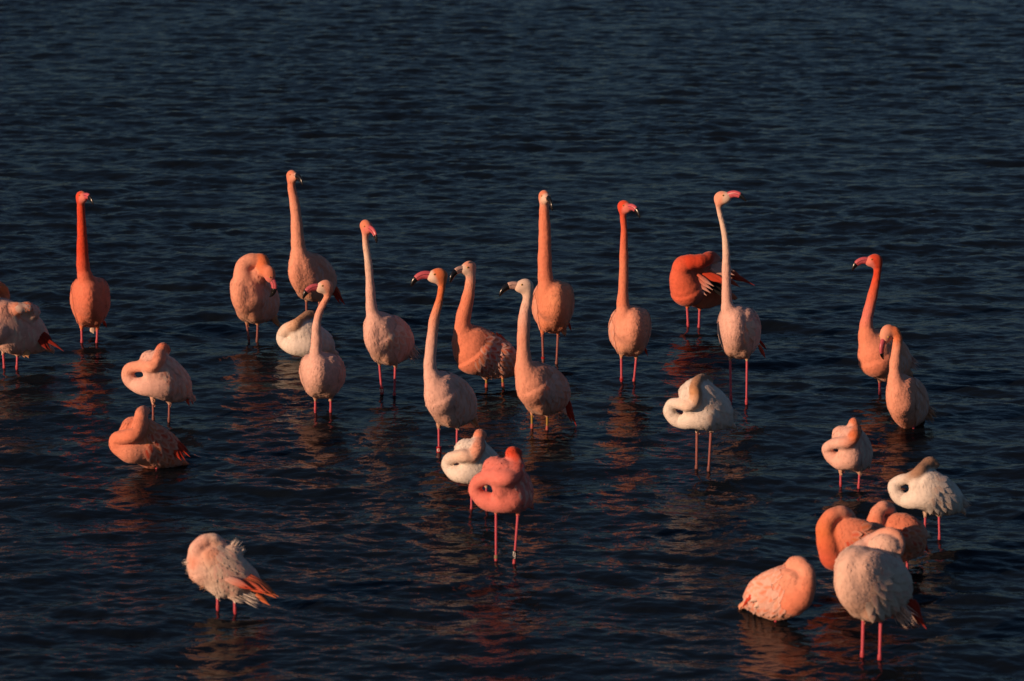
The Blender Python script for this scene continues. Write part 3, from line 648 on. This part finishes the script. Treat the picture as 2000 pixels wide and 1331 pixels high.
# L
bird(label='orange-winged flamingo with yellowish legs and black bill half, chest in shadow', yw=757, yaw=64, tilt=30, box=(889, 1012, 633, 742), nd=-22, join=.03, lk=1.02,
     neck=[(926, 690, -18, 42), (906, 665, 22), (903, 645, 17), (905, 620, 14.5), (912, 590, 12.5), (917, 565, 10.8), (918.5, 545, 10), (918, 533, 9.5)],
     ncol=['salmon', 'salmon', 'salmon', 'salmon', 'peach', 'pale'], body='salmon', belly='tan', stain=.4, wing=['orange', 'red', 'salmon', 'peach'], wedge='peach', lift=.008, fan=[(944, 662, 1, 58, 34, ['orange', 'coral', 'orange', 'red'], 'pale', 1.0, 2.2)], soft=.04, ell=[(972, 698, 0, 36, 36, 34)],
     blobs=[(990, 650, 0, 26, 'red', .6)],
     head=dict(at=(916, 523), yaw=58, pitch=-8, s=.98, col='peach', face='cream', bill='pale'),
     tail=[(968, 652, -12, 1008, 700, 0, 6, 'red', 'red'), (974, 655, -6, 1014, 704, 4, 6, 'red', 'scarlet'), (960, 652, -22, 1000, 700, -10, 6, 'orange', 'red')], legs=[(950, 739, 950, 758), (981, 736, 983, 757)], leg='yellow')
# M
bird(label='peach flamingo with black-ended bill, yellow legs and red tail, pointing its bill sideways', yw=840, yaw=42, box=(1008, 1113, 702, 814), nd=-38, tilt=24,
     neck=[(1042, 755, -30, 34), (1026, 722, 20), (1023, 698, 14.5), (1022, 670, 12.3), (1023, 640, 12), (1025, 612, 11.2), (1030, 588, 9.8), (1031, 572, 9.6)],
     ncol=['peach', 'peach', 'peach', 'pale', 'cream'], body='peach', belly='tan', stain=.5, soft=.05, wing=['peach', 'pale', 'salmon'], wedge='peach', lift=.006, fan=[(1070, 726, 1, 40, 60, ['peach', 'pale'], 'pale')],
     head=dict(at=(1026, 559), yaw=78, pitch=4, s=1.0, col='cream', face='cream', bill='pale'), blobs=[(1104, 735, 10, 22, 'red', .7)],
     tail=[(1096, 730, 20, 1112, 790, 30, 5, 'scarlet', 'scarlet'), (1100, 770, 26, 1126, 833, 34, 5, 'scarlet', 'scarlet'), (1098, 776, 26, 1117, 826, 32, 5, 'scarlet', 'scarlet'), (1102, 765, 28, 1122, 815, 34, 4, 'scarlet', 'scarlet'), (1090, 785, 22, 1108, 812, 26, 6, 'pale', 'peach')],
     legs=[(1039, 807, 1039, 838), (1069, 810, 1068.5, 842)], leg='yellow')
# N
bird(label='orange-necked flamingo with thick straight neck and dark slender legs, facing straight ahead', yw=710, yaw=-4, box=(1040, 1120.6, 541, 655), nd=-46,
     neck=[(1076, 600, -42, 24), (1068, 560, 17), (1065, 540, 14.6), (1064, 510, 13.4), (1064, 480, 12.2), (1064, 450, 12), (1063, 425, 10), (1062.5, 405, 8.8), (1062.5, 392, 8.5)],
     ncol=['salmon', 'salmon', 'salmon', 'salmon', 'salmon', 'peach'], body=(.74, .30, .17), belly='orange', soft=.06, wing=['peach', 'salmon'], wedge='peach',
     head=dict(at=(1063, 384), yaw=-22, pitch=-6, s=.95, cut=.18, col='salmon', face='cream', bill='pale'), tail=[(1110, 630, 40, 1116, 648, 42, 2.5, 'red', 'scarlet'), (1100, 640, 36, 1104, 657, 38, 6, 'peach', 'tan')],
     legs=[(1059.5, 650, 1061, 706), (1090, 650, 1087, 713)], leg='dusky', lr=2.2, rings=[(0, 699, 4, 'red', '', False)])
# O
bird(label='white sleeping flamingo with orange-tinted folded neck, partly behind the rose-red sleeper', yw=1000, yaw=52, box=(898, 980, 856, 950), auto=1, proud=.32, join=.020, soft=.012,
     neck=[(930, 920, 24), (904, 926, 17), (884, 921, 13), (874, 906, 11.5), (882, 893, 11), (904, 891, 11), (922, 891, 11.5), (933, 878, 11), (936, 860, 10), (936, 849, 10), (942, 850, 3, 8)],
     ncol=['white', 'white', 'white', 'cream', 'peach', 'salmon', 'peach'], body='white', belly='tan', stain=.5, wing=['white', 'cream'], wedge='white', lobes=[(908, 878, -2, 20)], lift=.004, legs=[(921, 948, 921, 998), (950, 948, 951, 1001)])
# P
bird(label='rose-red sleeping flamingo with a scarlet neck and black leg ring lettered UZP', yw=1102, yaw=44, box=(960, 1039, 895, 1003), auto=1, proud=.32, join=.020, soft=.012,
     neck=[(1000, 970, 28), (968, 982, 19), (942, 974, 15), (928, 956, 12.5), (936, 938, 12.5), (958, 932, 13), (984, 935, 14), (1003, 929, 14), (1010, 911, 13), (1005, 893, 12.5), (1001, 886, 12.5), (1008, 886, 4, 11)],
     ncol=['rose', 'rose', 'rose', 'rose', 'red', 'red'], body='rose', belly='coral', stain=.3, wing=['rose', 'pale'], wedge='rose', lobes=[(966, 916, -4, 24)], lift=.003, lump=.5,
     legs=[(969, 1000, 969, 1100), (1012, 1000, 1004, 1104)], lr=2.4, rings=[(1, 1082, 17, 'black', 'UZP', True), (0, 1091, 7, 'tan', '', False)], ringr=4)
# Q
bird(label='upright flamingo with red head and slender straight coral neck over a peach body', yw=746, yaw=-4, box=(1190, 1271, 592, 700), nd=-46,
     neck=[(1224, 645, -42, 22), (1219, 612, 15), (1216.5, 592, 12), (1217.5, 560, 9.6), (1218.5, 520, 8.6), (1218.5, 485, 8), (1219, 450, 6.3), (1217, 425, 6), (1216.5, 414, 6)],
     ncol=['peach', 'salmon', 'salmon', 'coral', 'red'], body='peach', belly='tan', stain=.5, soft=.05, wing=['peach', 'pale'], wedge='peach',
     head=dict(at=(1218.5, 404), yaw=-42, pitch=2, s=.95, cut=.46, col='red', face='rose'), tail=[(1258, 676, 40, 1265, 696, 44, 2.5, 'red', 'scarlet')],
     legs=[(1213.5, 696, 1214, 744), (1243, 697, 1238, 747)], rings=[(0, 741, 4, 'red', '', False)])
# R
bird(label='vivid red flamingo preening its back, black feathers showing, behind the creamy-necked flamingo', yw=640, yaw=66, tilt=16, wings=False, box=(1311, 1430, 506, 604), join=.014, soft=.03, lk=1.05,
     neck=[(1342, 565, -30, 34), (1331, 537, -44, 22), (1334, 519, -50, 18), (1348, 513, -54, 15), (1364, 511, -54, 14), (1378, 508, -46, 13), (1388, 503, -30, 12), (1398, 507, -14, 10)],
     ncol=['coral', 'coral', 'red', 'red', 'red', 'red'], body='coral', belly='orange', stain=.5, wing=['coral', 'peach', 'red'], wedge='peach', lift=.006,
     blobs=[(1402, 525, -30, 22, 'pale', .8), (1384, 562, -50, 16, 'pale', .7)],
     tail=[(1372, 534, -42, 1412, 553, -42, 6, 'red', 'red'), (1380, 534, -40, 1422, 552, -40, 6, 'red', 'red'), (1388, 540, -36, 1428, 556, -36, 6, 'red', 'scarlet'), (1388, 554, -36, 1412, 580, -36, 6, 'black', 'black'), (1394, 552, -34, 1420, 580, -34, 6, 'black', 'black'), (1400, 550, -32, 1426, 574, -30, 6, 'black', 'black'), (1406, 550, -30, 1430, 568, -28, 6, 'black', 'black'),
           (1362, 536, -48, 1394, 560, -48, 4.5, 'coral', 'pale'), (1360, 542, -48, 1392, 567, -48, 4.5, 'coral', 'pale'), (1358, 548, -48, 1388, 573, -48, 4.5, 'coral', 'pale'), (1357, 555, -47, 1380, 578, -47, 4.5, 'coral', 'pale'),
           (1390, 512, -24, 1434, 530, -20, 7, 'pale', 'pale'), (1390, 518, -26, 1434, 538, -22, 7, 'pale', 'pale'), (1388, 524, -30, 1430, 544, -28, 6, 'pale', 'peach'), (1415, 528, 0, 1474, 558, 8, 4.5, 'red', 'scarlet'), (1412, 522, 4, 1452, 545, 10, 6, 'coral', 'red'), (1416, 534, 0, 1454, 551, 6, 5, 'scarlet', 'red'), (1416, 542, -4, 1446, 562, 2, 4, 'coral', 'red')],
     legs=[(1342, 600, 1344, 637), (1366.5, 602, 1365, 642)])
# S
bird(label='flamingo with long creamy white S-curved neck and long pink legs, bill raised', yw=790, yaw=12, box=(1401, 1488, 590, 705), nd=-46,
     neck=[(1436, 645, -40, 24), (1424, 610, 15), (1420, 592, 11.2), (1419, 560, 9), (1418.5, 520, 8.2), (1418, 485, 7), (1414, 450, 5.8), (1408, 425, 5.2), (1404, 408, 5.2), (1404, 398, 6)],
     ncol=['pale', 'pale', 'pale', 'cream', 'cream', 'peach'], body='pale', belly='tan', stain=.5, soft=.05, wing=['pale', 'cream'], wedge='pale', lift=.006, fan=[(1458, 612, 1, 28, 70, ['pale', 'cream'], 'cream')],
     head=dict(at=(1409, 387), yaw=-66, pitch=20, s=.97, col='peach', face='cream'), tail=[(1482, 664, 34, 1498, 684, 38, 3, 'scarlet', 'scarlet'), (1482, 674, 34, 1495, 700, 38, 4, 'coral', 'scarlet')],
     legs=[(1426, 700, 1427.5, 782), (1459, 702, 1458, 789)])
# T
bird(label='white sleeping flamingo with brownish folded neck standing on dark legs before the creamy-necked flamingo', yw=919, yaw=60, box=(1326, 1434, 737, 844), auto=1, proud=.32, join=.016, soft=.01,
     neck=[(1374, 813, 24), (1352, 820, 17), (1330, 823, 13), (1314, 815, 12), (1307, 801, 11), (1313, 788, 10), (1328, 789, 10), (1343, 793, 10), (1355, 787, 10.5), (1359, 773, 10), (1357, 757, 9), (1364, 743, 9), (1374, 740, 9), (1386, 744, 0, 7)],
     ncol=['white', 'white', 'white', 'white', 'cream', 'tan', 'brown', 'brown'], body='white', belly='tan', stain=.4, wing=['white', 'cream'], wedge='white', lobes=[(1344, 768, 0, 19)], lift=.006, fan=[(1388, 775, 1, 42, 52, ['white', 'cream'], 'white', 1.1, 1.6)],
     tufts=[(1420, 800, 20, 1445, 820, 24, 11, 'white', 'cream')], legs=[(1361.5, 840, 1360.5, 918), (1389, 840, 1384, 921)], leg='dusky', lr=2.5)
# U
bird(label='coral pink flamingo with curved neck and pink bill held level behind the head-bowed flamingo', yw=772, yaw=52, box=(1679, 1784, 640, 748), nd=-30, tilt=24,
     neck=[(1712, 700, -25, 36), (1696, 660, 20), (1692, 640, 13.5), (1694, 620, 11.2), (1700, 595, 10.5), (1706, 570, 9.2), (1711, 548, 7.8), (1714, 528, 7.5), (1714, 520, 8)],
     ncol=['salmon', 'salmon', 'rose', 'coral', 'red', 'red'], body='peach', belly='tan', stain=.4, soft=.06, wing=['pale', 'peach'], wedge='peach',
     head=dict(at=(1709, 509), yaw=84, pitch=0, s=.95, col='red', face='rose'), tufts=[(1770, 698, 30, 1792, 724, 34, 12, 'pale', 'pale')],
     legs=[(1718, 744, 1718.5, 772), (1748, 746, 1748, 774)])
# V
bird(label='peach flamingo with bowed head and bill pointing down, belly touching the water', yw=836, yaw=34, box=(1727.6, 1818, 727, 840), low=1, nd=-40, tilt=24,
     neck=[(1760, 785, -34, 28), (1750, 752, 17), (1748, 728, 12), (1749, 700, 11), (1752, 678, 9.8), (1753, 662, 9.5), (1748, 649, 9.5), (1738, 646, 10)],
     ncol=['peach', 'peach', 'peach', 'orange', 'orange'], body='peach', belly='orange', stain=.6, soft=.05, wing=['peach', 'pale'], wedge='peach', lift=.007,
     head=dict(at=(1731, 651), yaw=38, pitch=-58, s=.95, col='peach', face='peach'), tufts=[(1802, 796, 30, 1826, 824, 34, 12, 'peach', 'tan')], legs=[(1762, 832, 1762, 838), (1784, 832, 1784, 838)])
# W
bird(label='small pink sleeping flamingo with an orange-tipped folded neck, beyond the huddled orange pair', yw=954, yaw=42, box=(1636, 1705, 830, 924), auto=1, proud=.32, join=.020, soft=.012,
     neck=[(1660, 893, 22), (1642, 900, 16), (1625, 893, 12), (1615, 878, 10), (1624, 867, 9.5), (1642, 865, 9.5), (1659, 863, 9.5), (1669, 851, 9.5), (1669, 836, 9), (1667, 826, 8.5), (1672, 826, 3, 8)],
     ncol=['pale', 'pale', 'pale', 'pale', 'orange', 'orange', 'peach'], body='pale', belly='tan', stain=.4, wing=['pale', 'cream'], wedge='pale', lobes=[(1642, 849, -2, 17)], lift=.003, legs=[(1642, 922, 1642, 949), (1679, 922, 1677, 955)])
# X
bird(label='white sleeping flamingo with brown folded neck standing just behind the huddled orange birds', yw=1054, yaw=66, box=(1772, 1884, 914, 1008), auto=1, proud=.32, join=.020, soft=.01,
     neck=[(1808, 968, 24), (1786, 976, 17), (1765, 976, 13.5), (1750, 964, 12), (1747, 947, 11), (1760, 937, 10), (1778, 933, 9.5), (1794, 922, 10), (1808, 907, 10.5), (1818, 903, 10), (1828, 908, 2, 7)],
     ncol=['white', 'white', 'white', 'white', 'brown', 'brown', 'brown'], body='white', belly='tan', stain=.45, wing=['white', 'cream'], wedge='white', lift=.006, fan=[(1822, 936, 1, 50, 45, ['white', 'cream'], 'white', 1.1, 1.6)],
     tufts=[(1868, 972, 16, 1890, 992, 20, 12, 'white', 'cream')], legs=[(1807.5, 1004, 1806, 1050), (1834, 1003, 1835, 1056)], leg='pink')
# Y
bird(label='orange flamingo of the huddled pair with a drooping red-orange breast and folded neck', yw=1150, yaw=56, tilt=20, box=(1612, 1722, 1014, 1140), low=1, join=.010, soft=.03, fan=[(1650, 1034, 1, 70, 26, ['orange', 'coral', 'orange', 'red'], 'peach', 1.15, 2.0)], ell=[(1664, 1050, -40, 52, 38, 28), (1700, 1052, -20, 40, 32, 28)],
     neck=[(1648, 1085, -14, 32), (1626, 1086, -38, 25), (1617, 1060, -46, 22), (1612, 1034, -46, 18), (1620, 1013, -42, 15.5), (1637, 1003, -36, 14.5), (1652, 1004, -28, 12.5), (1663, 1011, -16, 9)],
     ncol=['red', 'coral', 'orange', 'salmon', 'peach', 'peach'], body='salmon', belly='orange', wing=['orange', 'red', 'orange', 'peach'], wedge='peach', lift=.006, lump=.5,
     legs=[(1650, 1136, 1650, 1152), (1676, 1136, 1676, 1152)])
# Z
bird(label='orange flamingo with streaked wings, huddled between white sleeper and large pale pink flamingo', yw=1112, yaw=44, tilt=26, box=(1696, 1810, 1002, 1100), low=1, join=.012, soft=.03,
     neck=[(1722, 1050, -26, 28), (1712, 1030, -42, 20), (1711, 1012, -44, 16), (1716, 999, -40, 14), (1726, 992, -34, 13), (1736, 995, -24, 12), (1741, 1002, -12, 10)],
     ncol=['salmon', 'salmon', 'peach', 'peach', 'peach'], body='salmon', belly='orange', wing=['orange', 'red', 'orange', 'peach'], wedge='peach', lift=.006, lump=.5,
     fan=[(1746, 1026, 1, 60, 46, ['orange', 'coral', 'salmon', 'red'], 'peach', 1.1, 2.0)], ell=[(1758, 1040, -38, 44, 38, 28), (1776, 1050, -10, 34, 40, 30)], tail=[(1798, 1058, 20, 1815, 1080, 24, 4, 'red', 'scarlet'), (1802, 1040, 20, 1820, 1052, 24, 6, 'cream', 'tan')], legs=[(1750, 1096, 1750, 1114), (1772, 1096, 1772, 1114)])
# AA
bird(label='large pale pink flamingo on two bright pink legs, beside the huddled orange pair', yw=1288, yaw=46, tilt=20, box=(1622, 1788, 1062, 1216), join=.012, soft=.02, nd=30,
     neck=[(1672, 1110, 20, 40), (1680, 1080, 40, 22), (1694, 1062, 46, 14), (1710, 1050, 46, 11), (1727, 1041, 42, 10.2), (1741, 1041, 36, 10.5), (1752, 1048, 34, 11), (1757, 1062, 30, 11), (1754, 1078, 24, 11)],
     ncol=['pale', 'pale', 'peach', 'peach', 'peach'], body=(.75, .50, .40), belly='tan', stain=.4, ell=[(1728, 1068, 26, 30, 25, 22)], blobs=[(1740, 1042, 40, 22, 'peach', .7)], wing=['pale', 'cream', 'pale'], wedge='cream', lift=.006, rows=8, lump=.5, fan=[(1706, 1112, 1, 76, 58, ['pale', 'cream', 'pale'], 'cream', 1.35, 2.4)],
     tail=[(1776, 1176, 20, 1809, 1229, 26, 7, 'scarlet', 'scarlet'), (1774, 1180, 20, 1796, 1222, 24, 8, 'scarlet', 'scarlet'), (1778, 1170, 22, 1802, 1212, 26, 6, 'scarlet', 'scarlet'), (1784, 1172, 24, 1799, 1202, 26, 6, 'scarlet', 'scarlet'), ],
     tufts=[(1750, 1184, 10, 1782, 1222, 14, 18, 'pale', 'cream')],
     legs=[(1686.5, 1206, 1684, 1284), (1720.5, 1206, 1718, 1291)], lr=3.2)
# BB
bird(label='orange flamingo resting low on the water beside the large pale pink flamingo', yw=1212, yaw=-52, tilt=20, box=(1456, 1588, 1099, 1214), low=1, join=.012, soft=.03,
     neck=[(1550, 1176, -46, 28), (1568, 1162, -50, 23), (1575, 1138, -46, 18), (1575, 1118, -38, 16.5), (1565, 1104, -30, 15), (1552, 1100, -24, 13), (1541, 1106, -16, 10)],
     ncol=['salmon', 'salmon', 'peach', 'peach', 'peach'], body='peach', belly='tan', stain=.3, wing=['peach', 'salmon', 'peach'], wedge='pale', lift=.006, lump=.6, fan=[(1512, 1136, -1, 44, 40, ['peach', 'salmon', 'pale'], 'pale', 1.1)],
     blobs=[(1490, 1122, -30, 22, 'orange', .6)],
     tail=[(1478, 1150, 10, 1449, 1188, 14, 5, 'red', 'scarlet'), (1482, 1152, 0, 1458, 1176, 2, 7, 'red', 'red'), (1488, 1156, -10, 1466, 1178, -8, 6, 'red', 'red'), (1490, 1164, -14, 1462, 1176, -10, 6, 'pale', 'cream'), (1496, 1172, -14, 1470, 1188, -12, 6, 'cream', 'cream')], legs=[(1515, 1204, 1515, 1216), (1534, 1204, 1534, 1216)])
